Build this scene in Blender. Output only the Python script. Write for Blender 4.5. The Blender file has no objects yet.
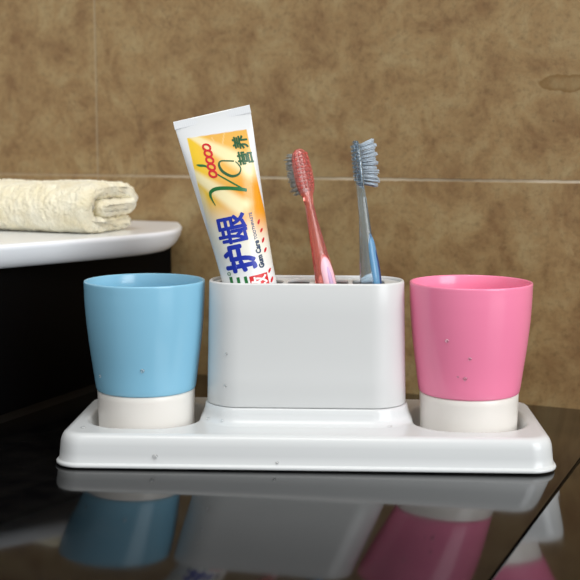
import bpy, bmesh, math, random
from mathutils import Vector, Matrix, noise
random.seed(7)
PI = math.pi
S = bpy.context.scene
COL = S.collection

# ------------------------------------------------------------------ helpers
def lin(r, g, b):
    def f(c):
        c /= 255.0
        return c / 12.92 if c <= .04045 else ((c + .055) / 1.055) ** 2.4
    return (f(r), f(g), f(b), 1.0)

def pset(bsdf, **kw):
    for k, v in kw.items():
        bsdf.inputs[k.replace('_', ' ')].default_value = v

def mat(name, color, rough=.4, **kw):
    m = bpy.data.materials.new(name)
    m.use_nodes = True
    b = m.node_tree.nodes['Principled BSDF']
    b.inputs['Base Color'].default_value = color
    b.inputs['Roughness'].default_value = rough
    pset(b, **kw)
    return m

def nodes(m):
    nt = m.node_tree
    return nt, nt.nodes, nt.links, nt.nodes['Principled BSDF']

def link_mesh(name, verts, faces, mats, parent=None, smooth=True, fmat=None):
    me = bpy.data.meshes.new(name)
    me.from_pydata([tuple(v) for v in verts], [], faces)
    if not isinstance(mats, (list, tuple)):
        mats = [mats]
    for m in mats:
        me.materials.append(m)
    if fmat:
        me.polygons.foreach_set('material_index', fmat)
    me.polygons.foreach_set('use_smooth', [smooth] * len(me.polygons))
    me.update()
    o = bpy.data.objects.new(name, me)
    COL.objects.link(o)
    if parent:
        o.parent = parent
    return o

def link_bm(name, bm, mats, parent=None, smooth=True):
    bmesh.ops.recalc_face_normals(bm, faces=bm.faces)
    me = bpy.data.meshes.new(name)
    bm.to_mesh(me)
    bm.free()
    if not isinstance(mats, (list, tuple)):
        mats = [mats]
    for m in mats:
        me.materials.append(m)
    me.polygons.foreach_set('use_smooth', [smooth] * len(me.polygons))
    o = bpy.data.objects.new(name, me)
    COL.objects.link(o)
    if parent:
        o.parent = parent
    return o

def thing(name, label, cat, loc=(0, 0, 0), rot=(0, 0, 0), group=None):
    o = bpy.data.objects.new(name, None)
    o.empty_display_size = .01
    COL.objects.link(o)
    o.location = loc
    o.rotation_euler = rot
    return tag(o, label, cat, group)

def tag(o, label, cat, group=None):
    o['label'] = label
    o['category'] = cat
    if group:
        o['group'] = group
    return o

def sharp(o, deg=40):
    o.data.set_sharp_from_angle(angle=math.radians(deg))

def loft(rings, cap0=True, cap1=True, closed=True):
    """rings: list of equal-length point lists -> verts, quad faces"""
    n = len(rings[0])
    V = [p for r in rings for p in r]
    F = []
    for k in range(len(rings) - 1):
        for i in range(n if closed else n - 1):
            j = (i + 1) % n
            F.append((k * n + i, k * n + j, (k + 1) * n + j, (k + 1) * n + i))
    if cap0:
        F.append(tuple(range(n - 1, -1, -1)))
    if cap1:
        b = (len(rings) - 1) * n
        F.append(tuple(range(b, b + n)))
    return V, F

def lathe(profile, n=96):
    rings = []
    for r, z in profile:
        rings.append([(r * math.cos(2 * PI * i / n), r * math.sin(2 * PI * i / n), z) for i in range(n)])
    return rings

def rrect(a, b, r, nx, ny, nc):
    """rounded rectangle outline, counter-clockwise, half sizes a, b"""
    P = []
    cs = [(a - r, -(b - r), -PI / 2), (a - r, b - r, 0), (-(a - r), b - r, PI / 2), (-(a - r), -(b - r), PI)]
    st = [(-(a - r), -b, a - r, -b, nx), (a, -(b - r), a, b - r, ny), (a - r, b, -(a - r), b, nx), (-a, b - r, -a, -(b - r), ny)]
    for (x0, y0, x1, y1, n), (cx, cy, t0) in zip(st, cs):
        for i in range(n):
            t = i / n
            P.append((x0 + (x1 - x0) * t, y0 + (y1 - y0) * t))
        for i in range(nc):
            t = t0 + PI / 2 * i / nc
            P.append((cx + r * math.cos(t), cy + r * math.sin(t)))
    return P

def sd_rrect(x, y, a, b, r):
    qx, qy = abs(x) - a + r, abs(y) - b + r
    return math.hypot(max(qx, 0), max(qy, 0)) + min(max(qx, qy), 0) - r

def sstep(t):
    t = min(1, max(0, t))
    return t * t * (3 - 2 * t)

def lerp(a, b, t):
    return a + (b - a) * t

def interp(tab, x):
    """smooth (cosine-free, monotone linear) lookup in a table [(x, v...)]"""
    if x <= tab[0][0]:
        return tab[0][1:]
    for p, q in zip(tab, tab[1:]):
        if x <= q[0]:
            t = (x - p[0]) / (q[0] - p[0])
            return tuple(lerp(u, v, t) for u, v in zip(p[1:], q[1:]))
    return tab[-1][1:]

# ------------------------------------------------------------------ camera
CAM_H = 0.19646
PITCH = math.radians(7.2223)
cam = bpy.data.cameras.new('camera')
cam.sensor_width = 36
cam.lens = 72
cam.clip_start = .01
cam.dof.use_dof = True
cam.dof.focus_distance = .725
cam.dof.aperture_fstop = 11
co = bpy.data.objects.new('camera', cam)
COL.objects.link(co)
co.location = (0, 0, CAM_H)
co.rotation_euler = (PI / 2 - PITCH, 0, 0)
S.camera = co

# ------------------------------------------------------------------ materials
M_white = mat('white_plastic', lin(211, 213, 213), .22, IOR=1.48)
M_box = mat('white_box_plastic', lin(217, 218, 217), .26, IOR=1.48)
M_band = mat('milky_white_plastic', lin(232, 227, 220), .28)
M_blue = mat('sky_blue_plastic', lin(138, 195, 222), .18, IOR=1.5)
M_pink = mat('pink_plastic', lin(250, 138, 174), .18, IOR=1.5)
for m in (M_blue, M_pink):
    pset(m.node_tree.nodes['Principled BSDF'], Subsurface_Weight=0.0)
M_black = mat('black_lacquer', lin(5, 5, 6), .5, Specular_IOR_Level=.04)
M_plinth = mat('black_plinth', lin(16, 16, 17), .5)
M_ceramic = mat('white_ceramic', lin(244, 246, 250), .18)
M_tube = None

def stone_counter():
    m = mat('polished_black_stone', lin(16, 16, 17), .06, IOR=1.36)
    nt, N, L, b = nodes(m)
    tc = N.new('ShaderNodeTexCoord')
    n1 = N.new('ShaderNodeTexNoise'); n1.inputs['Scale'].default_value = 60; n1.inputs['Detail'].default_value = 6
    r1 = N.new('ShaderNodeValToRGB')
    r1.color_ramp.elements[0].color = lin(5, 5, 6); r1.color_ramp.elements[0].position = .35
    r1.color_ramp.elements[1].color = lin(17, 16, 15); r1.color_ramp.elements[1].position = .75
    L.new(tc.outputs['Object'], n1.inputs['Vector']); L.new(n1.outputs['Fac'], r1.inputs['Fac']); L.new(r1.outputs['Color'], b.inputs['Base Color'])
    n2 = N.new('ShaderNodeTexNoise'); n2.inputs['Scale'].default_value = 25; n2.inputs['Detail'].default_value = 4
    mr = N.new('ShaderNodeMapRange'); mr.inputs['To Min'].default_value = .04; mr.inputs['To Max'].default_value = .12
    L.new(tc.outputs['Object'], n2.inputs['Vector']); L.new(n2.outputs['Fac'], mr.inputs['Value']); L.new(mr.outputs['Result'], b.inputs['Roughness'])
    return m
M_stone = stone_counter()

def tile_wall():
    """brown stone tiles; object x runs along the wall, z up; thin grout lines"""
    m = mat('brown_stone_tiles', lin(128, 104, 72), .5)
    nt, N, L, b = nodes(m)
    tc = N.new('ShaderNodeTexCoord')
    sep = N.new('ShaderNodeSeparateXYZ'); L.new(tc.outputs['Object'], sep.inputs[0])
    def math_(op, a, bb=None, c=None):
        n = N.new('ShaderNodeMath'); n.operation = op
        for i, v in enumerate((a, bb, c)):
            if v is None: continue
            if isinstance(v, (int, float)): n.inputs[i].default_value = v
            else: L.new(v, n.inputs[i])
        return n.outputs[0]
    def noise_(scale, detail=6, rough=.6, dist=0, w=0):
        n = N.new('ShaderNodeTexNoise'); n.noise_dimensions = '3D'
        n.inputs['Scale'].default_value = scale; n.inputs['Detail'].default_value = detail
        n.inputs['Roughness'].default_value = rough; n.inputs['Distortion'].default_value = dist
        mp = N.new('ShaderNodeMapping'); mp.inputs['Location'].default_value = (w, w * 2, w * .7)
        L.new(tc.outputs['Object'], mp.inputs[0]); L.new(mp.outputs[0], n.inputs['Vector'])
        return n.outputs['Fac']
    def ramp(fac, stops):
        r = N.new('ShaderNodeValToRGB')
        e = r.color_ramp.elements
        while len(e) < len(stops): e.new(.5)
        for el, (p, c) in zip(e, stops): el.position = p; el.color = c
        L.new(fac, r.inputs['Fac'])
        return r.outputs['Color']
    def mix(fac, a, bb, mode='MIX'):
        n = N.new('ShaderNodeMix'); n.data_type = 'RGBA'; n.blend_type = mode
        for i, v in ((0, fac), (6, a), (7, bb)):
            if isinstance(v, (int, float)): n.inputs[i].default_value = v
            elif isinstance(v, tuple): n.inputs[i].default_value = v
            else: L.new(v, n.inputs[i])
        return n.outputs[2]
    big = ramp(noise_(7, 5, .55, .6, 3), [(.3, lin(132, 108, 76)), (.5, lin(150, 126, 90)), (.7, lin(164, 146, 110))])
    mid = ramp(noise_(28, 8, .68, .4, 1), [(.36, lin(112, 78, 46)), (.5, lin(148, 122, 86)), (.66, lin(168, 152, 118))])
    c = mix(.62, big, mid)
    fine = ramp(noise_(190, 6, .75, 0, 5), [(.3, (.56, .53, .48, 1)), (.5, (1, 1, 1, 1)), (.75, (1.12, 1.12, 1.1, 1))])
    c = mix(.75, c, fine, 'MULTIPLY')
    c = mix(1.0, c, (.98, .93, .80, 1), 'MULTIPLY')
    # dark rusty veins and pits
    v = noise_(5.5, 9, .62, 1.2, 8)
    vein = math_('ABSOLUTE', math_('SUBTRACT', v, .5))
    veinm = math_('SUBTRACT', 1.0, math_('SMOOTH_MIN', math_('MULTIPLY', vein, 160), 1.0, .3))
    veinm = math_('MAXIMUM', math_('MULTIPLY', veinm, .42), 0)
    gate = ramp(noise_(4, 3, .5, 0, 11), [(.5, (0, 0, 0, 1)), (.62, (1, 1, 1, 1))])
    c = mix(math_('MULTIPLY', veinm, gate), c, lin(88, 58, 34))
    vo = N.new('ShaderNodeTexVoronoi'); vo.inputs['Scale'].default_value = 22; L.new(tc.outputs['Object'], vo.inputs['Vector'])
    pit = math_('LESS_THAN', vo.outputs['Distance'], .026)
    c = mix(math_('MULTIPLY', pit, .55), c, lin(70, 52, 34))
    # a rusty mineral stain near the upper right
    sx = math_('DIVIDE', math_('SUBTRACT', sep.outputs['X'], .222), .024)
    sz = math_('DIVIDE', math_('SUBTRACT', math_('SUBTRACT', sep.outputs['Z'], .2400), math_('MULTIPLY', math_('SUBTRACT', noise_(60, 3, .6, 0, 4), .5), .008)), .0068)
    sd = math_('SQRT', math_('ADD', math_('MULTIPLY', sx, sx), math_('MULTIPLY', sz, sz)))
    ring = ramp(sd, [(.55, (.35, .35, .35, 1)), (.9, (.75, .75, .75, 1)), (1.0, (0, 0, 0, 1))])
    c = mix(ring, c, lin(112, 80, 32))
    # grout: wobbling edges
    wob = math_('MULTIPLY', math_('SUBTRACT', noise_(120, 3, .6, 0, 2), .5), .0012)
    def joint(coord, at, half):
        d = math_('ABSOLUTE', math_('SUBTRACT', math_('ADD', coord, wob), at))
        n = N.new('ShaderNodeMapRange'); n.interpolation_type = 'SMOOTHSTEP'
        n.inputs['From Min'].default_value = half * .6; n.inputs['From Max'].default_value = half * 1.4
        n.inputs['To Min'].default_value = 1; n.inputs['To Max'].default_value = 0
        L.new(d, n.inputs['Value']); return n.outputs[0]
    X, Z = sep.outputs['X'], sep.outputs['Z']
    W, H = .62, .31
    # repeat of tiles: distance to nearest joint
    zx = math_('SUBTRACT', math_('MULTIPLY', math_('FRACT', math_('DIVIDE', math_('ADD', math_('SUBTRACT', X, -.184), W * .5 + W * 4), W)), W), W * .5)
    zz = math_('SUBTRACT', math_('MULTIPLY', math_('FRACT', math_('DIVIDE', math_('ADD', math_('SUBTRACT', Z, .1684), H * .5 + H * 4), H)), H), H * .5)
    gh, gv = joint(zz, 0, .0010), joint(zx, 0, .0009)
    gcol = ramp(noise_(9, 4, .6, 0, 6), [(.34, lin(120, 104, 80)), (.5, lin(176, 160, 134)), (.66, lin(206, 192, 168))])
    c = mix(math_('MULTIPLY', gv, .55), c, lin(160, 144, 116))
    left = math_('SMOOTH_MIN', math_('MAXIMUM', math_('MULTIPLY', math_('ADD', X, .24), 3.2), 0.0), 1.0, .2)
    c = mix(math_('MULTIPLY', gh, math_('ADD', math_('MULTIPLY', left, .75), .2)), c, gcol)
    L.new(c, b.inputs['Base Color'])
    g = math_('MAXIMUM', gh, gv)
    h = math_('ADD', math_('MULTIPLY', noise_(160, 5, .7, 0, 5), .3), math_('MULTIPLY', g, -1.0))
    bp = N.new('ShaderNodeBump'); bp.inputs['Strength'].default_value = .35; bp.inputs['Distance'].default_value = .0012
    L.new(h, bp.inputs['Height']); L.new(bp.outputs[0], b.inputs['Normal'])
    return m
M_tile = tile_wall()

# ------------------------------------------------------------------ the setting
TH = math.radians(24.19)                      # the wall is turned from the camera's axis
WY = .9426                                    # wall meets the camera's axis plane here
w_dir = Vector((math.cos(TH), -math.sin(TH), 0))     # along the wall to the right
n_dir = Vector((-math.sin(TH), -math.cos(TH), 0))    # out of the wall into the room

def wall_pt(s, d, z=0):                        # s along the wall, d out into the room
    return Vector((0, WY, z)) + w_dir * s + n_dir * d

def prism(outline, z0, z1, bev=0, seg=3):
    bm = bmesh.new()
    vs = [bm.verts.new((x, y, z0)) for x, y in outline]
    f = bm.faces.new(vs)
    r = bmesh.ops.extrude_face_region(bm, geom=[f])
    for v in r['geom']:
        if isinstance(v, bmesh.types.BMVert):
            v.co.z = z1
    bmesh.ops.recalc_face_normals(bm, faces=bm.faces)
    if bev:
        es = [e for e in bm.edges if len(e.link_faces) == 2 and e.calc_face_angle(0) > .5]
        bmesh.ops.bevel(bm, geom=es, offset=bev, segments=seg, profile=.5, affect='EDGES')
    return bm

def room_obj(name, bm, m, parent=None):
    """mesh laid out in wall coordinates: x along wall, -y out into the room"""
    o = link_bm(name, bm, m, parent)
    sharp(o)
    return o

WALL_M = Matrix.Translation((0, WY, 0)) @ Matrix.Rotation(-TH, 4, 'Z')
bm = prism([(-1.6, 0), (1.5, 0), (1.5, .03), (-1.6, .03)], -.9, 1.7)
wall = room_obj('wall_back', bm, M_tile)
wall.matrix_world = WALL_M
wall['kind'] = 'structure'

# worktop: two slabs butted along a joint square to the wall
JS = .2620                                      # where the joint meets the wall line
top = thing('worktop', 'glossy black stone worktop running along the brown tiled wall', 'worktop')
top.matrix_world = WALL_M
bm = prism([(-1.5, -.78), (JS - .0007, -.78), (JS - .0007, -.0006), (-1.5, -.0006)], -.03, 0, .0008, 2)
room_obj('slab', bm, M_stone, top)
bm = prism([(JS + .0007, -.78), (1.4, -.78), (1.4, -.0006), (JS + .0007, -.0006)], -.03, 0, .0008, 2)
room_obj('slab', bm, M_stone, top)

# vanity: black cabinet on a recessed plinth, white basin top above
cs = -.1100                                     # right side of the cabinet, along the wall
vc = thing('vanity_cabinet', 'black cabinet under the white basin top, left of the blue tumbler', 'cabinet')
vc.matrix_world = WALL_M
bm = prism([(-.85, -.46), (cs, -.46), (cs, -.0015), (-.85, -.0015)], .012, .113, .0012, 2)
room_obj('body', bm, M_black, vc)
bm = prism([(-.83, -.44), (cs - .018, -.44), (cs - .018, -.0015), (-.83, -.0015)], .0, .012)
room_obj('plinth', bm, M_plinth, vc)

def smooth_outline(pts, sub=10):
    out = []
    n = len(pts)
    for i in range(n):
        p0, p1, p2, p3 = (Vector(pts[(i + k - 1) % n]) for k in range(4))
        for j in range(sub):
            t = j / sub
            out.append(.5 * ((2 * p1) + (p2 - p0) * t + (2 * p0 - 5 * p1 + 4 * p2 - p3) * t * t + (3 * p1 - p0 - 3 * p2 + p3) * t ** 3))
    return out

def open_spline(pts, sub=8):
    out = []
    n = len(pts)
    for i in range(n - 1):
        p0 = Vector(pts[max(i - 1, 0)]); p1 = Vector(pts[i]); p2 = Vector(pts[i + 1]); p3 = Vector(pts[min(i + 2, n - 1)])
        for j in range(sub):
            t = j / sub
            out.append(.5 * ((2 * p1) + (p2 - p0) * t + (2 * p0 - 5 * p1 + 4 * p2 - p3) * t * t + (3 * p1 - p0 - 3 * p2 + p3) * t ** 3))
    out.append(Vector(pts[-1]))
    return out

front = open_spline([(-.43, .525), (-.29, .648), (-.184, .762), (-.138, .811), (-.105, .852), (-.0915, .880), (-.0868, .906), (-.0878, .942), (-.0935, .9814)], 10)
wl = lambda s: tuple(wall_pt(s, .0012).xy)
outline = [tuple(p) for p in front] + [wl(-.85), wl(-.95)]
back_near = wall_pt(-.95, .42)
outline.append(tuple(back_near.xy))
# lofted section: rounded upper edge, slight undercut below
ctr = Vector((-.38, .86))
def inset(d):
    n = len(outline); out = []
    for i in range(n):
        a, b, c = Vector(outline[i - 1]), Vector(outline[i]), Vector(outline[(i + 1) % n])
        t = ((b - a).normalized() + (c - b).normalized())
        t = t.normalized() if t.length > 1e-6 else (c - b).normalized()
        if i >= len(front) - 1:                   # along the wall: slide, never leave it
            t = (b - a).normalized() if i == len(front) - 1 else None
        nn = Vector((-t.y, t.x)) if t else Vector((0, 0))
        out.append(b + nn * d)
    return out
rings = []
for d, z in ((.0180, .1132), (.0125, .1132), (.0105, .1134), (.0080, .1146), (.0055, .1166), (.0032, .1195), (.0014, .1232), (.0004, .1262), (0, .1280), (.0004, .1291), (.0014, .1300), (.0032, .1303), (.0070, .1304)):
    rings.append([(p.x, p.y, z) for p in inset(d)])
V, F = loft(rings)
bt = link_mesh('basin_top', V, F, M_ceramic)
bm = bmesh.new(); bm.from_mesh(bt.data); bmesh.ops.recalc_face_normals(bm, faces=bm.faces); bm.to_mesh(bt.data); bm.free()
sharp(bt, 50)
tag(bt, 'white ceramic basin top with rounded corner, holding the folded towel', 'basin top')

# ------------------------------------------------------------------ towel
def terry():
    m = mat('cream_terry_cloth', lin(238, 230, 206), .95, Sheen_Weight=.3)
    nt, N, L, b = nodes(m)
    tc = N.new('ShaderNodeTexCoord')
    n1 = N.new('ShaderNodeTexNoise'); n1.inputs['Scale'].default_value = 300; n1.inputs['Detail'].default_value = 4
    n2 = N.new('ShaderNodeTexNoise'); n2.inputs['Scale'].default_value = 60; n2.inputs['Detail'].default_value = 4
    r = N.new('ShaderNodeValToRGB')
    r.color_ramp.elements[0].position = .3; r.color_ramp.elements[0].color = lin(240, 228, 192)
    r.color_ramp.elements[1].position = .65; r.color_ramp.elements[1].color = lin(252, 246, 222)
    bp = N.new('ShaderNodeBump'); bp.inputs['Strength'].default_value = .9; bp.inputs['Distance'].default_value = .0022
    for n in (n1, n2): L.new(tc.outputs['Object'], n.inputs['Vector'])
    L.new(n2.outputs['Fac'], r.inputs['Fac']); L.new(r.outputs['Color'], b.inputs['Base Color'])
    L.new(n1.outputs['Fac'], bp.inputs['Height']); L.new(bp.outputs[0], b.inputs['Normal'])
    return m

def towel():
    h = .0065
    path = []
    for i in range(26):                                   # middle layer, front to back
        path.append((lerp(.0165, .054, i / 25), .0187))
    for i in range(1, 14):                                # turn up at the back
        t = -PI / 2 + PI * i / 14
        path.append((.054 + .0062 * math.cos(t) * 1.3, .0249 + .0062 * math.sin(t)))
    for i in range(30):
        path.append((lerp(.054, .0190, i / 29), .0311 + .0008 * math.sin(i / 29 * PI)))
    for i in range(1, 26):                                # big round turn at the front
        t = PI / 2 + PI * i / 26
        path.append((.0190 + .0126 * math.cos(t), .01865 + .01255 * math.sin(t)))
    for i in range(40):
        path.append((lerp(.0190, .068, i / 39), .0063))
    n = len(path)
    nl, LEN = 230, .29
    rings = []
    for k in range(nl + 1):
        u = k / nl
        x = -LEN * (u ** 1.0)
        e = min(u, 1 - u) * LEN
        hh = h * (1 - .62 * (1 - min(1, e / .007)) ** 2.2)
        # the layers end a little unevenly
        ring = []
        left, right = [], []
        for i, (d, z) in enumerate(path):
            a = path[max(i - 1, 0)]; c = path[min(i + 1, n - 1)]
            tx, tz = c[0] - a[0], c[1] - a[1]
            l = math.hypot(tx, tz) or 1
            nx, nz = -tz / l, tx / l
            endr = math.sqrt(max(0.0, 1 - (1 - min(1, min(i, n - 1 - i) / 6)) ** 2)) * .85 + .15
            q = i / n
            xo = x + (.0035 * math.sin(q * 9 + .6) - (.006 if q > .72 else 0) + (.002 if .3 < q < .6 else 0)) * max(0, 1 - e / .05)
            left.append((xo, d + nx * hh * endr, z + nz * hh * endr))
            right.append((xo, d - nx * hh * endr, z - nz * hh * endr))
        ring = left + right[::-1]
        rings.append(ring)
    V, F = loft(rings)
    o = link_mesh('folded_towel', V, F, terry())
    bm = bmesh.new(); bm.from_mesh(o.data); bmesh.ops.recalc_face_normals(bm, faces=bm.faces); bm.to_mesh(o.data); bm.free()
    nr = [v.normal.copy() for v in o.data.vertices]
    for v, n_ in zip(o.data.vertices, nr):
        p = v.co.copy()
        f = noise.noise(p * 45) * .0011 + noise.noise(p * 330) * .0009 + noise.noise(p * 800) * .0011
        q = p + n_ * f + Vector((noise.noise(p * 55 + Vector((5, 2, 1))) * .0012, 0, noise.noise(p * 25) * .0010 * min(1, p.z / .012)))
        v.co = (q.x, q.y, max(.0003, q.z))
    return o
tw = towel()
tw.matrix_world = Matrix.Translation((-.1465, .8330, .1304)) @ Matrix.Diagonal((1, 1.06, .97, 1)) @ Matrix.Rotation(-TH, 4, 'Z')
tag(tw, 'cream terry towel folded in layers on the white basin top', 'towel')

# ------------------------------------------------------------------ tray
TC = Vector((.0106, .7385, 0))
TR = math.radians(-2.6)
TRAY_M = Matrix.Translation(TC) @ Matrix.Rotation(TR, 4, 'Z')
Z0, ZP, ZF, RF = .0208, .0308, .0080, .0106      # rim, pedestal, well floor, fillet radius
PA, PB, PRr = .0650, .0262, .0235                # pedestal half sizes and corner radius
CX = .1045                                        # tumblers sit this far from the middle

def tray_z(x, y):
    dp = sd_rrect(x, y, PA, PB, PRr)
    if dp <= 0:
        return ZP
    dw = sd_rrect(abs(x) - .1040, y - .0005, .0365, .0400, .029)
    z = Z0
    k = 0
    if dw < 0:
        k = sstep(-dw / .0042)
        z = Z0 - .0005 - (Z0 - .0005 - ZF) * k
    elif dw < .0022:
        z = Z0 - .0005 * (1 - dw / .0022) ** 2
    rf = lerp(.0066, .0045, k)
    step = .0008
    if dp < step:
        z = lerp(ZP, z + rf, dp / step)
    elif dp < rf + step:
        z += rf * (1 - math.sqrt(1 - (1 - (dp - step) / rf) ** 2))
    return z

def make_tray():
    A, B, R = .1535, .0590, .0165
    prof = [(.0050, .0006), (.0008, .0006), (.0002, .0009), (0, .0016), (.0001, .0024), (.0006, .0030), (.0013, .0032), (.0017, .0038),
            (.0022, .0090), (.0027, .0140), (.0031, .0160), (.0037, .0177), (.0046, .0193), (.0058, .0202), (.0072, .0207), (.0086, Z0)]
    rings = [[(x, y, z) for x, y in rrect(A - d, B - d, R - d * .6, 280, 74, 26)] for d, z in prof]
    # inward to the long middle line, following the height of wells and pedestal
    last = rings[-1]
    a, b = A - .0086, B - .0086
    K = 84
    for k in range(1, K + 1):
        t = k / K
        ring = []
        for x, y, _ in last:
            qx = max(-(a - b), min(a - b, x))
            px, py = lerp(x, qx, t), lerp(y, 0, t)
            ring.append((px, py, tray_z(px, py - .0012)))
        rings.append(ring)
    V, F = loft(rings, cap0=True, cap1=False)
    bm = bmesh.new()
    vs = [bm.verts.new(v) for v in V]
    for f in F:
        try: bm.faces.new([vs[i] for i in f])
        except ValueError: pass
    bmesh.ops.remove_doubles(bm, verts=bm.verts, dist=.00005)
    bmesh.ops.dissolve_degenerate(bm, edges=bm.edges, dist=.00002)
    return bm
tray = thing('bathroom_tray', 'long white plastic tray with rounded corners, under both tumblers', 'tray')
tray.matrix_world = TRAY_M
tray_body = link_bm('tray_body', make_tray(), M_white, tray)
tray_body.data.transform(Matrix.Translation((0, -.0012, 0)))
V, F = loft([[(x, y, z) for x, y in rrect(.1535 - .006, .0590 - .006, .015, 8, 4, 10)] for z in (0, .0007)])
link_mesh('foot_pad', V, F, mat('grey_rubber', lin(60, 60, 62), .7), tray, smooth=False)

# ------------------------------------------------------------------ holder box
HB = thing('toothbrush_holder', 'white plastic box with rounded ends standing mid tray, holding paste and brushes', 'toothbrush holder')
HB.matrix_world = TRAY_M
BZ0, BZ1 = ZP + .0001, .1098
def ringb(a, b, r, z):
    return [(x, y, z) for x, y in rrect(a, b, r, 24, 6, 24)]
A, B, R = .0641, .0250, .0228
rings = [ringb(A - .0012, B - .0012, R - .0012, BZ0), ringb(A - .0004, B - .0004, R - .0004, BZ0 + .0003), ringb(A, B, R, BZ0 + .0011)]
for t in (.25, .5, .75):
    rings.append(ringb(A - .0018 * t, B - .0007 * t, R - .0007 * t, lerp(BZ0, BZ1, t)))
a, b, r = A - .0018, B - .0007, R - .0007
for d, z in ((0, -.0012), (.0002, -.0005), (.0007, -.0001), (.0012, 0), (.0017, -.0001), (.0021, -.0006), (.0022, -.0012), (.0024, -.02), (.0028, -.0765), (.0045, -.0772)):
    rings.append(ringb(a - d, b - d, r - d, BZ1 + z))
V, F = loft(rings)
hb = link_mesh('box_body', V, F, M_box, HB)
sharp(hb, 60)

def plate2d(name, outer, holes, thick, m, parent, z):
    cu = bpy.data.curves.new(name, 'CURVE')
    cu.dimensions = '2D'; cu.fill_mode = 'BOTH'; cu.extrude = thick / 2; cu.bevel_depth = .0003; cu.bevel_resolution = 1; cu.offset = 0
    for pts in [outer] + holes:
        sp = cu.splines.new('POLY'); sp.points.add(len(pts) - 1); sp.use_cyclic_u = True
        for p, q in zip(sp.points, pts): p.co = (q[0], q[1], 0, 1)
    t = bpy.data.objects.new(name, cu); COL.objects.link(t)
    dg = bpy.context.evaluated_depsgraph_get()
    me = bpy.data.meshes.new_from_object(t.evaluated_get(dg))
    bpy.data.objects.remove(t); bpy.data.curves.remove(cu)
    me.materials.clear(); me.materials.append(m)
    o = bpy.data.objects.new(name, me); COL.objects.link(o); o.parent = parent; o.location.z = z
    sharp(o, 40)
    return o
PO = rrect(a - .0028, b - .0028, r - .0028, 6, 2, 14)
def hole(cx, hx, hy, r): return [(cx + x, y) for x, y in rrect(hx, hy, r, 4, 4, 8)]
holes = [hole(-.0352, .0208, .0193, .0175), hole(-.0050, .0072, .0150, .0068), hole(.0160, .0110, .0155, .0080), hole(.0396, .0104, .0165, .0090)]
plate2d('divider_plate', PO, holes, .0012, M_box, HB, BZ1 - .0027)

# ------------------------------------------------------------------ tumblers
def tumbler(lx, colour, label):
    t = thing('tumbler', label, 'tumbler', group='tumblers on the tray')
    p = TRAY_M @ Vector((lx, .0012, ZF + .0002))
    t.location = p
    HT, HB_ = .1006, .0298
    outer = [(.0, .0312), (.0150, .0313), (.0298, .0317), (.046, .0335), (.061, .0354), (.076, .0371), (.089, .0383), (.099, .0389)]
    R = lambda z: interp(outer, z)[0]
    body = []
    body += [(R(HB_) - .0030, HB_), (R(HB_) - .0004, HB_), (R(HB_) + .0003, HB_ + .0004), (R(HB_) + .0006, HB_ + .0012)]
    n = 26
    for i in range(1, n):
        z = lerp(HB_ + .0012, HT - .0016, i / n)
        # gentle outward belly
        body.append((R(z) + .0006 * (1 - i / n) + .0007 * math.sin(PI * i / n), z))
    body += [(.03895, HT - .0012), (.0389, HT - .0005), (.0386, HT - .0001), (.0381, HT), (.0376, HT - .0002), (.0373, HT - .0008)]
    for i in range(1, 20):
        z = lerp(HT - .0016, .006, i / 20)
        body.append((R(max(z, .02)) - .0022 + .0005 * math.sin(PI * (1 - i / 20)), z))
    body += [(.0275, .0040), (.024, .0033), (.0005, .0032)]
    V, F = loft(lathe(body, 128), cap0=False)
    link_mesh('cup_body', V, F, colour, t)
    band = [(.0005, .0008), (.0270, .0008), (.0282, 0), (.0298, 0), (.0308, .0006), (.0312, .0018)]
    for i in range(1, 9):
        z = lerp(.0018, HB_ - .0010, i / 8); band.append((R(z), z))
    band += [(R(HB_) - .0004, HB_ - .0003), (R(HB_) - .0012, HB_ - .0001), (R(HB_) - .0028, HB_ - .0001), (R(HB_) - .0028, HB_ - .006)]
    V, F = loft(lathe(band, 128), cap1=False)
    o = link_mesh('base_band', V, F, M_band, t)
    o['label'] = 'milky white base band'
    return t
tb = tumbler(-CX - .0002, M_blue, 'sky blue plastic tumbler with a white base, left end of the tray')
tp = tumbler(CX + .0004, M_pink, 'bright pink plastic tumbler with a white base, right end of the tray')

# ------------------------------------------------------------------ toothpaste tube
PX = 1 / 1557.0                                   # one pixel of the photo at the tube's distance
TL = 250                                          # body length in those units
WT = [(0, 38.6), (8, 38.0), (20, 37.2), (50, 34.8), (90, 31.6), (130, 28.4), (160, 26.6), (190, 26.0), (TL, 26.0)]
def tube_ab(L):
    i = interp(WT, L)[0]
    i = sum(interp(WT, L + d)[0] for d in (-10, -5, 0, 5, 10)) / 5
    a = i
    # depth from constant perimeter (ellipse, Ramanujan)
    P = 2 * 77.0 * 1.065
    lo, hi = .9, a
    def per(b):
        h = ((a - b) / (a + b)) ** 2
        return PI * (a + b) * (1 + 3 * h / (10 + math.sqrt(4 - 3 * h)))
    for _ in range(40):
        b = (lo + hi) / 2
        if per(b) > P: hi = b
        else: lo = b
    b = (lo + hi) / 2
    b = lerp(1.2, b, sstep(min(1, L / 70)) if L < 70 else 1)
    return a, b

AB = [tube_ab(l) for l in range(0, TL + 1)]
def ab(L):
    L = min(max(L, 0), TL - .001); i = int(L); t = L - i
    return lerp(AB[i][0], AB[i + 1][0], t), lerp(AB[i][1], AB[i + 1][1], t)

def tube_front(s, L, off=0):
    """a point on the camera side of the tube; s across, L down from the crimp (photo units)"""
    a, b = ab(L)
    q = max(-.999, min(.999, s / a))
    y = -b * math.sqrt(1 - q * q)
    nrm = Vector((s / (a * a), y / (b * b), 0)).normalized()
    return (Vector((s, y, -L)) + nrm * off) * PX

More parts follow.
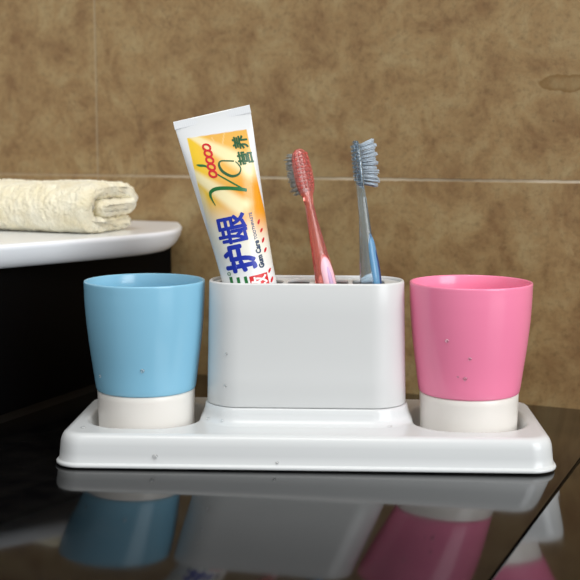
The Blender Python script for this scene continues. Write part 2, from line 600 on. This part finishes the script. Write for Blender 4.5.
WHITE = Vector((.86, .87, .87))
def mixv(a, b, t): return a + (b - a) * max(0, min(1, t))
C_OR = Vector(lin(246, 178, 44)[:3]); C_YE = Vector(lin(252, 208, 50)[:3]); C_PALE = Vector(lin(253, 240, 190)[:3]); C_DEEP = Vector(lin(242, 160, 30)[:3]); C_PEACH = Vector(lin(242, 184, 84)[:3])
def ray_mask(s, L, p, q, w0, w1):
    d = Vector((q[0] - p[0], q[1] - p[1])); l = d.length; d /= l
    v = Vector((s - p[0], L - p[1])); t = v.dot(d) / l
    if t < -.1 or t > 1.15: return 0
    w = lerp(w0, w1, t)
    e = abs(v.x * d.y - v.y * d.x) / w
    return sstep(1.3 - e) * sstep((1.15 - t) / .2)
def print_colour(s, L):
    a, _ = ab(L)
    c = WHITE.copy()
    left = -29 + .02 * L
    right = 30.5 if L < 60 else 30.5
    topl = 18 + .07 * (s + 29)
    inside = sstep((s - left) / .8 + .5) * sstep((right - s) / .8 + .5) * sstep((L - topl) / .8 + .5)
    if inside <= 0: return c
    u = (s - left) / (right - left)
    p = mixv(C_PEACH, C_YE, sstep((.42 - u) / .35))            # peach at upper right, yellow at left
    p = mixv(p, C_DEEP, sstep((L - 55) / 25) * sstep((u - .45) / .3))
    p = mixv(p, C_OR, .6 * sstep((L - 70) / 30) * sstep((.6 - u) / .5))
    m = max(.85 * ray_mask(s, L, (-24, 17), (31, 62), 3.0, 12), .95 * ray_mask(s, L, (-29, 54), (12, 96), 5.0, 10.0), .35 * ray_mask(s, L, (-4, 24), (6, 48), .6, 1.2), .35 * ray_mask(s, L, (8, 22), (-2, 50), .6, 1.2),
            .8 * sstep((-27 - s) / 8 + 1) * sstep((L - 60) / 20))
    p = mixv(p, C_PALE * 1.02, m)
    fade = sstep((L - (70 + 32 * u)) / 44)
    p = mixv(p, Vector((.90, .88, .76)), min(1, fade * 1.0))
    p = mixv(p, WHITE, sstep((L - (116 + 22 * u)) / 36))
    return mixv(c, p, inside)

def printed_plastic():
    m = mat('printed_tube_plastic', lin(238, 240, 241), .25)
    nt, N, L, b = nodes(m)
    at = N.new('ShaderNodeVertexColor'); at.layer_name = 'print'
    L.new(at.outputs['Color'], b.inputs['Base Color'])
    return m
M_print = printed_plastic()
M_twhite = mat('white_tube_plastic', lin(236, 238, 240), .3)

tube = thing('toothpaste_tube', 'white and orange toothpaste tube with printed lettering standing in the holder', 'toothpaste')
NS, NR = 220, 300
rings = []
for k in range(NR + 1):
    L = TL * k / NR
    a, b = ab(L)
    ring = []
    for i in range(NS):
        t = 2 * PI * i / NS
        ring.append(Vector((a * math.cos(t), b * math.sin(t), -L)) * PX)
    rings.append(ring)
V, F = loft(rings)
tubeb = link_mesh('tube_body', V, F, M_print, tube)
ca = tubeb.data.color_attributes.new('print', 'FLOAT_COLOR', 'POINT')
flat = []
for v in tubeb.data.vertices:
    if v.co.y <= .0000001:
        c = print_colour(v.co.x / PX, -v.co.z / PX)
    else:
        c = WHITE
    flat += [c[0], c[1], c[2], 1]
ca.data.foreach_set('color', flat)
# crimped end: flat welded strip with fine vertical ribs
bm = bmesh.new()
n = 150
rows = [(-.4, .5), (0, 1.0), (7.0, 1.30), (7.6, 1.1)]
grid = []
for zz, th in rows:
    fr, bk = [], []
    for i in range(n + 1):
        s = lerp(-38.4, 38.4, i / n)
        rib = .02 * math.sin(i * PI / 2) if 0 < i < n else 0
        fr.append(Vector((s, -(th + rib), -zz)) * PX); bk.append(Vector((s, th, -zz)) * PX)
    grid.append(fr + bk[::-1])
V, F = loft(grid)
cr = link_mesh('crimp_seal', V, F, M_twhite, tube, smooth=False)
cr['label'] = 'plain white crimped end'
# shoulder and screw cap (inside the holder)
a, b = ab(TL - .01)
sh = [(26.0, -TL), (25.6, -TL - 2), (22, -TL - 5), (15, -TL - 9), (10.5, -TL - 10.5), (10.5, -TL - 13)]
V, F = loft(lathe([(r * PX, z * PX) for r, z in sh], 64))
link_mesh('shoulder', V, F, M_twhite, tube)
cp = [(14.0, -TL - 12.4), (15.2, -TL - 12.8), (15.6, -TL - 13.6), (14.8, -TL - 29), (14.0, -TL - 30), (12, -TL - 30.3)]
V, F = loft(lathe([(r * PX, z * PX) for r, z in cp], 64))
link_mesh('cap', V, F, M_twhite, tube)

# --- printed lettering, laid on the curved front
INK = [mat('blue_ink', lin(22, 48, 168), .35), mat('green_ink', lin(24, 112, 52), .35), mat('dark_green_ink', lin(36, 92, 52), .35),
       mat('red_ink', lin(214, 34, 40), .35), mat('navy_ink', lin(40, 62, 92), .35), mat('white_ink', lin(250, 240, 238), .35), mat('grey_ink', lin(84, 98, 120), .4)]
PV, PF, PM = [], [], []
layer = [0.0]
def lay(bm2, ink, off):
    """bm2 holds flat faces in (s, L) space; refine and wrap on the tube"""
    bmesh.ops.triangulate(bm2, faces=bm2.faces)
    for _ in range(6):
        es = [e for e in bm2.edges if abs(e.verts[0].co.x - e.verts[1].co.x) > 1.6 or abs(e.verts[0].co.y - e.verts[1].co.y) > 4]
        if not es: break
        bmesh.ops.subdivide_edges(bm2, edges=es, cuts=1)
        bmesh.ops.triangulate(bm2, faces=bm2.faces)
    b0 = len(PV)
    bm2.verts.index_update()
    for v in bm2.verts:
        PV.append(tube_front(v.co.x, v.co.y, off))
    for f in bm2.faces:
        ids = [b0 + v.index for v in f.verts]
        p = [PV[i] for i in ids]
        if (p[1] - p[0]).cross(p[2] - p[0]).y > 0: ids.reverse()
        PF.append(ids); PM.append(ink)
    bm2.free()

def text_mesh(body, bold=0.0):
    cu = bpy.data.curves.new('lettering', 'FONT'); cu.body = body; cu.size = 1; cu.offset = bold; cu.resolution_u = 3
    t = bpy.data.objects.new('lettering', cu); COL.objects.link(t)
    dg = bpy.context.evaluated_depsgraph_get()
    me = bpy.data.meshes.new_from_object(t.evaluated_get(dg))
    bpy.data.objects.remove(t); bpy.data.curves.remove(cu)
    return me
def put_text(body, s0, s1, L0, L1, ink, bold=0.0, shear=0.0, off=.22, fat=0.0):
    """text fitted in the box: its baseline side at s1 (right), its top at s0; reads upward from L1 to L0"""
    me = text_mesh(body, bold)
    xs = [v.co.x for v in me.vertices]; ys = [v.co.y for v in me.vertices]
    x0, x1, y0, y1 = min(xs), max(xs), min(ys), max(ys)
    shifts = [(0, 0)] if not fat else [(fat * math.cos(t * PI / 4), fat * math.sin(t * PI / 4)) for t in range(8)]
    for k, (ds, dl) in enumerate(shifts):
        b2 = bmesh.new(); b2.from_mesh(me)
        for v in b2.verts:
            u, w = (v.co.x - x0) / (x1 - x0), (v.co.y - y0) / (y1 - y0)
            v.co = (lerp(s1 - fat, s0 + fat, w) + ds, lerp(L1 - fat, L0 + fat, u) - shear * (w - .5) + dl, 0)
        lay(b2, ink, off + k * .004)
    bpy.data.meshes.remove(me)
def ribbon(pts, ink, off=.22, sub=8):
    """pts: (s, L, width)"""
    sp = open_spline([Vector(p) for p in pts], sub)
    b2 = bmesh.new(); prev = None
    for i, p in enumerate(sp):
        q = sp[min(i + 1, len(sp) - 1)] - sp[max(i - 1, 0)]
        n = Vector((-q.y, q.x)).normalized() * max(.12, p.z / 2)
        cur = (b2.verts.new((p.x + n.x, p.y + n.y, 0)), b2.verts.new((p.x - n.x, p.y - n.y, 0)))
        if prev: b2.faces.new((prev[0], prev[1], cur[1], cur[0]))
        prev = cur
    lay(b2, ink, off)
def px(x, y):                                        # photo position -> tube coordinates
    return ((x - 212) * .976 - (y - 113.5) * .216, ((x - 212) * .216 + (y - 113.5) * .976) * .976)
def z1(x, y): return px(170 + x / 5.8, 100 + y / 5.8)    # positions read from two enlargements
def z2(x, y): return px(205 + x / 6.45, 200 + y / 6.45)
def stroke(pts, ink, f=z1, off=.22):
    ribbon([(*f(x, y), w) for x, y, w in pts], ink, off)
def box_of(f, x, y, hs, hl):
    s, L = f(x, y); return s - hs, s + hs, L - hl, L + hl

# V and C in green brush strokes
stroke([(163, 372, 1.0), (185, 376, 2.4), (212, 378, 2.0), (240, 392, 1.2), (290, 428, 1.3), (370, 474, 1.5), (452, 522, 1.6)], 1)
stroke([(452, 518, 3.0), (420, 512, 3.4), (350, 505, 3.4), (285, 508, 3.6), (252, 524, 3.4), (246, 545, 2.6), (256, 572, 1.6), (276, 606, .6)], 1)
stroke([(378, 351, 1.3), (340, 349, 1.3), (302, 351, 1.5), (294, 374, 2.2), (316, 410, 2.6), (366, 436, 2.6), (405, 426, 2.0), (417, 396, 1.2), (404, 370, 1.0), (386, 354, .9)], 2, off=.26)
# red chain of rings
for x, y in ((260, 424), (250, 384), (240, 345), (230, 307), (220, 272)):
    pts = []
    for i in range(17):
        t = 2 * PI * i / 16
        pts.append((x + 21 * math.cos(t) + 3 * math.sin(t), y + 17.5 * math.sin(t) + 2 * math.cos(t), 2.0))
    stroke(pts, 3, off=.30)
b_ = box_of(z1, 409, 243, 7.6, 6.8); put_text('养', *b_, 2, 0, 1.5, fat=.45)
b_ = box_of(z1, 440, 333, 7.4, 6.8); put_text('营', *b_, 2, 0, 1.5, fat=.45)
# big blue lettering
b_ = box_of(z2, 187, 178, 15.0, 14.2); put_text('龈', *b_, 0, 0, fat=.75)
b_ = box_of(z2, 236, 366, 15.4, 14.0); put_text('护', *b_, 0, 0, fat=1.15)
s, L = z2(356, 340); put_text('Gum Care', s - 2.6, s + 2.6, L - 13.5, L + 14, 4, 0, fat=.4)
s, L = z2(319, 166); put_text('TOOTHPASTE', s - 1.5, s + 1.5, L - 14.5, L + 12.5, 6, 0, fat=.15)
# small red marks along the right edge
for x, y, l in ((352, 135, 2.2), (369, 190, 1.8), (380, 254, 2.2), (394, 318, 2.0), (421, 452, 2.0), (436, 512, 2.4)):
    s, L = z2(x, y); ribbon([(s - 1.2, L + l, 1.0), (s - .2, L, 2.0), (s + 1.0, L - l, .9)], 3, sub=5)
# registered mark
s, L = z2(168, 470)
ribbon([(s + 1.6 * math.cos(2 * PI * i / 12), L + 1.6 * math.sin(2 * PI * i / 12), .6) for i in range(13)], 1, sub=3)
ribbon([(s - .8, L, .6), (s + .8, L, .6)], 1, sub=2)
# green character strokes and the red stamp, running down into the holder
for x, y, w in ((182, 508, 3.0), (229, 508, 3.0), (276, 502, 3.0)):
    s, L = z2(x, y); ribbon([(s, L - 3, w), (s, L + 4, w), (s + .4, L + 24, w)], 1, sub=4)
s, L = z2(350, 472)
b2 = bmesh.new()
b2.faces.new([b2.verts.new((x, y, 0)) for x, y in ((s - 8.6, L), (s + 8.6, L), (s + 8.6, L + 17), (s - 8.6, L + 17))])
lay(b2, 3, .20)
put_text('效', s - 7.6, s + 7.6, L + 1.2, L + 15.8, 5, 0, off=.32, fat=.4)
pr = link_mesh('printed_lettering', PV, PF, INK, tube, smooth=True, fmat=PM)
pr['label'] = 'blue, green and red print'

ax_l = math.atan2(37, 167)                       # leans to the left
tube.rotation_euler = (math.radians(.4), -ax_l, math.radians(-2))
top_pt = Vector((-.0495, .7380, .2147))
tube.location = top_pt

# ------------------------------------------------------------------ toothbrushes
def clear(name, col, rough=.12, tr=.75):
    m = mat(name, col, rough, Transmission_Weight=tr, IOR=1.45)
    return m
M_red = clear('clear_coral_plastic', lin(255, 152, 140), .06, .78)
M_steel = clear('clear_blue_plastic', lin(204, 228, 246), .05, .90)
M_gripr = mat('pink_white_rubber', lin(248, 196, 208), .35)
M_insr = mat('lavender_rubber', lin(206, 170, 206), .4)
M_gripb = clear('clear_blue_grip', lin(130, 192, 238), .12, .45)
M_insb = mat('navy_inset', lin(34, 60, 110), .3)
M_tuft_g = clear('grey_bristle', lin(214, 218, 216), .4, .4)
M_tuft_b = clear('pale_blue_bristle', lin(222, 234, 244), .4, .5)

def toothbrush(label, mh, mg, mi, mt, foot, lean_x, lean_y, turn, pad_side, length, fan, pad_top, pad_ang, pad_out):
    t = thing('toothbrush', label, 'toothbrush', group='toothbrushes in the holder')
    Lh = .030
    z_h = length - Lh
    #     z, y offset, half width x, half depth y
    prof = [(0, 0, .0015, .0015), (.0006, 0, .0030, .0028), (.002, 0, .0042, .0038), (.02, 0, .0054, .0048), (.045, 0, .0062, .0054), (.070, 0, .0066, .0056), (.080, 0, .0063, .0055), (.092, .0002, .0052, .0046),
            (.106, .0006, .0040, .0038), (.118, .0008, .0030, .0031), (z_h - .006, .0006, .0026, .0027), (z_h - .001, .0004, .0034, .0025), (z_h + .003, .0002, .0056, .0023), (z_h + .008, 0, .0067, .0022),
            (z_h + .016, 0, .0068, .0022), (length - .006, 0, .0062, .0021), (length - .0025, 0, .0048, .0020), (length - .0006, 0, .0026, .0016), (length, 0, .0006, .0008)]
    rings = []
    zs = [p[0] for p in prof]
    N = 120
    samples = sorted(set([length * i / N for i in range(N + 1)] + zs))
    for z in samples:
        yo, rx, ry = interp(prof, z)
        e = 2.6
        ring = []
        for i in range(32):
            th = 2 * PI * i / 32
            c, s = math.cos(th), math.sin(th)
            ring.append((rx * math.copysign(abs(c) ** (2 / e), c), yo + ry * math.copysign(abs(s) ** (2 / e), s), z))
        rings.append(ring)
    V, F = loft(rings)
    o = link_mesh('handle', V, F, mh, t)
    # thumb grip with an inset, on one side of the handle
    def pad(name, z0, z1_, w, out, par, m):
        rr = []
        for k in range(25):
            u = k / 24
            z = lerp(z0, z1_, u)
            yo, rx, ry = interp(prof, min(z, length))
            sc = math.sqrt(max(0, 1 - abs(2 * u - 1) ** 3))
            ww = max(.0002, w * sc)
            ring = []
            for i in range(20):
                th = 2 * PI * i / 20
                ring.append((ww * math.cos(th), yo + pad_side * (ry * .72 + (ry * .28 + out) * max(0.02, sc) * max(0, math.sin(th)) - .0006 * max(0, -math.sin(th))), z))
            ca_, sa_ = math.cos(pad_ang), math.sin(pad_ang)
            ring = [(x * ca_ + (y - yo) * sa_, yo - x * sa_ + (y - yo) * ca_, z) for x, y, z in ring]
            rr.append(ring)
        V, F = loft(rr)
        return link_mesh(name, V, F, m, par)
    g = pad('grip', .052, pad_top, .0046, .0012 + pad_out, t, mg)
    i_ = pad('grip_inset', .056, pad_top - .0045, .0026, .0017 + pad_out, g, mi)
    # back of the head: rows of small bumps
    bm = bmesh.new()
    for r_ in range(9):
        for c in range(4):
            x = (c - 1.5) * .0027; z = z_h + .0055 + r_ * .0026
            mtx = Matrix.Translation((x, -.0021, z)) @ Matrix.Diagonal((1, .55, 1, 1))
            bmesh.ops.create_icosphere(bm, subdivisions=2, radius=.0010, matrix=mtx)
    link_bm('head_back_bumps', bm, mh, t)
    # bristle tufts
    rnd = random.Random(len(label))
    for r_ in range(11):
        ncol = 3 if r_ in (0, 10) else 4
        for c in range(ncol):
            x = (c - (ncol - 1) / 2) * .0028
            z = z_h + .0034 + r_ * .00226
            bm = bmesh.new()
            for k in range(14):
                ax_, az = rnd.uniform(-.0008, .0008), rnd.uniform(-.0008, .0008)
                ln = .0110 + (.0012 if r_ % 2 else 0) + rnd.uniform(-.0004, .0004)
                tip = Vector((x + ax_ * 1.5 + rnd.uniform(-.0003, .0003), ln, z + az * 1.5 + fan * (r_ - 5) * .00035 + rnd.uniform(-.0003, .0003)))
                base = Vector((x + ax_, .0017, z + az))
                d = (tip - base); l = d.length
                mtx = Matrix.Translation((base + tip) / 2) @ d.to_track_quat('Z', 'Y').to_matrix().to_4x4()
                bmesh.ops.create_cone(bm, cap_ends=True, segments=5, radius1=.00032, radius2=.00020, depth=l, matrix=mtx)
            link_bm('bristle_tuft', bm, mt, t)
    t.matrix_world = Matrix.Translation(foot) @ Matrix.Rotation(lean_y, 4, 'Y') @ Matrix.Rotation(lean_x, 4, 'X') @ Matrix.Rotation(turn, 4, 'Z')
    return t

FZ = BZ1 - .0772 + .0002
def brush_at(rim, tip):
    d = (Vector(tip) - Vector(rim))
    k = (FZ + .0008 - rim[2]) / d.z
    foot = Vector(rim) + d * k
    L = (Vector(tip) - foot).length
    ly = math.atan2(d.x, d.z); lx = -math.asin(d.y / d.length)
    return foot, lx, ly, L
foot, lx, ly, L = brush_at((.0226, .7390, .1100), (.0052, .7440, .1928))
toothbrush('coral red clear toothbrush with grey bristles turned away, beside the toothpaste', M_red, M_gripr, M_insr, M_tuft_g, foot, lx, ly, math.radians(30), -1, L, .5, .0945, 0, 0)
foot, lx, ly, L = brush_at((.0505, .7360, .1100), (.0412, .7390, .1980))
toothbrush('clear blue toothbrush with bristles facing right, rightmost in the holder', M_steel, M_gripb, M_insb, M_tuft_b, foot, lx, ly, math.radians(-79), 1, L, 1.6, .106, math.radians(36), .0011)

# ------------------------------------------------------------------ water droplets
M_water = bpy.data.materials.new('water'); M_water.use_nodes = True
_n = M_water.node_tree.nodes; _l = M_water.node_tree.links
_n.remove(_n['Principled BSDF'])
_t = _n.new('ShaderNodeBsdfTransparent'); _g = _n.new('ShaderNodeBsdfGlossy'); _f = _n.new('ShaderNodeLayerWeight'); _x = _n.new('ShaderNodeMixShader')
_p = _n.new('ShaderNodeMath'); _p.operation = 'POWER'; _p.inputs[1].default_value = 3.0
_m = _n.new('ShaderNodeMath'); _m.operation = 'MULTIPLY_ADD'; _m.inputs[1].default_value = .45; _m.inputs[2].default_value = .20
_g.inputs['Roughness'].default_value = .06
_l.new(_f.outputs['Facing'], _p.inputs[0]); _l.new(_p.outputs[0], _m.inputs[0]); _l.new(_m.outputs[0], _x.inputs[0])
_l.new(_t.outputs[0], _x.inputs[1]); _l.new(_g.outputs[0], _x.inputs[2]); _l.new(_x.outputs[0], _n['Material Output'].inputs[0])

def droplet(p, nrm, r, label):
    bm = bmesh.new()
    bmesh.ops.create_icosphere(bm, subdivisions=3, radius=r * 1.2)
    for v in bm.verts:
        v.co.z = v.co.z * .75 if v.co.z > 0 else v.co.z * .08
        v.co.x *= 1 + .15 * math.sin(v.co.y / r * 2)
    o = link_bm('water_droplet', bm, M_water)
    o.matrix_world = Matrix.Translation(Vector(p) + Vector(nrm) * r * .10) @ Vector(nrm).to_track_quat('Z', 'Y').to_matrix().to_4x4()
    tag(o, label, 'water drop', 'water drops on the tray set')
    return o

def on_mesh(o, px_, py_):
    """surface point seen along the direction from the camera position"""
    f = 1160
    d = Vector(((px_ - 290) / f, 0, 0)); yy = -(py_ - 290) / f
    d.y = math.cos(PITCH) + yy * math.sin(PITCH); d.z = -math.sin(PITCH) + yy * math.cos(PITCH)
    inv = o.matrix_world.inverted()
    a = inv @ Vector((0, 0, CAM_H)); b_ = (inv.to_3x3() @ d).normalized()
    ok, loc, nr, _ = o.ray_cast(a, b_)
    if not ok: return None
    return o.matrix_world @ loc, (o.matrix_world.to_3x3() @ nr).normalized()
bpy.context.view_layer.update()
def child(t, n): return next(c for c in t.children if c.name.split('.')[0] == n)
drops = [
    (child(tb, 'cup_body'), 142.5, 371, .0012, 'water drop near the middle of the blue tumbler, low on its front'),
    (child(tb, 'cup_body'), 100.5, 376, .0010, 'water drop low at the left edge of the blue tumbler'),
    (child(tp, 'cup_body'), 465, 379, .0012, 'largest water drop low on the pink tumbler'),
    (child(tp, 'cup_body'), 470, 359, .0009, 'water drop on the pink tumbler, just above its largest drop'),
    (child(tp, 'cup_body'), 447, 341, .0010, 'highest water drop on the pink tumbler, left of its middle'),
    (child(tp, 'cup_body'), 458, 377, .0006, 'tiny water drop left of the largest drop on the pink tumbler'),
    (child(HB, 'box_body'), 226.5, 354, .0009, 'upper water drop at the left end of the white holder'),
    (child(HB, 'box_body'), 225.5, 386, .0010, 'lower water drop at the left end of the white holder'),
    (child(tray, 'tray_body'), 208, 419, .0012, 'water drop on the tray at the left foot of the holder'),
    (child(tray, 'tray_body'), 222, 421, .0010, 'water drop on the tray, second from the left foot of the holder'),
    (child(tray, 'tray_body'), 390, 427, .0012, 'water drop on the tray under the right end of the holder'),
    (child(tray, 'tray_body'), 83, 428, .0013, 'water drop on the tray rim left of the blue tumbler'),
    (child(tray, 'tray_body'), 155, 457, .0014, 'water drop on the tray front below the blue tumbler'),
    (child(tray, 'tray_body'), 277, 463, .0009, 'water drop low on the middle of the tray front'),
]
for o, x, y, r, label in drops:
    h = on_mesh(o, x, y)
    if h: droplet(h[0], h[1], r, label)

# ------------------------------------------------------------------ light
wd = bpy.data.worlds.new('world'); S.world = wd; wd.use_nodes = True
nt = wd.node_tree; bg = nt.nodes['Background']
tc = nt.nodes.new('ShaderNodeTexCoord'); sp = nt.nodes.new('ShaderNodeSeparateXYZ'); rp = nt.nodes.new('ShaderNodeValToRGB')
mr = nt.nodes.new('ShaderNodeMapRange'); mr.inputs['From Min'].default_value = -1; mr.inputs['From Max'].default_value = 1
nt.links.new(tc.outputs['Generated'], sp.inputs[0]); nt.links.new(sp.outputs['Z'], mr.inputs['Value']); nt.links.new(mr.outputs['Result'], rp.inputs['Fac'])
e = rp.color_ramp.elements
e[0].position = .3; e[0].color = (.16, .16, .16, 1); e[1].position = .8; e[1].color = (.66, .67, .68, 1)
nt.links.new(rp.outputs['Color'], bg.inputs['Color']); bg.inputs['Strength'].default_value = 1.0

def area(name, loc, aim, sx, sy, power, col):
    l = bpy.data.lights.new(name, 'AREA'); l.shape = 'RECTANGLE'; l.size = sx; l.size_y = sy; l.energy = power; l.color = col
    o = bpy.data.objects.new(name, l); COL.objects.link(o); o.location = loc
    o.rotation_euler = (Vector(aim) - Vector(loc)).to_track_quat('-Z', 'Y').to_euler()
    return o
area('window_light', (1.15, -.45, .70), (.05, .75, .08), 1.0, 1.2, 20, (.95, .98, 1.0))
area('overhead_fill', (-.15, .15, 1.7), (0, .75, 0), .8, .8, 8.5, (1.0, .97, .92))  # soft top fill added to brighten the set, no known ceiling lamp

S.view_settings.view_transform = 'Standard'
S.view_settings.look = 'None'
S.view_settings.gamma = 1
S.view_settings.use_curve_mapping = False
S.view_settings.exposure = 0.2
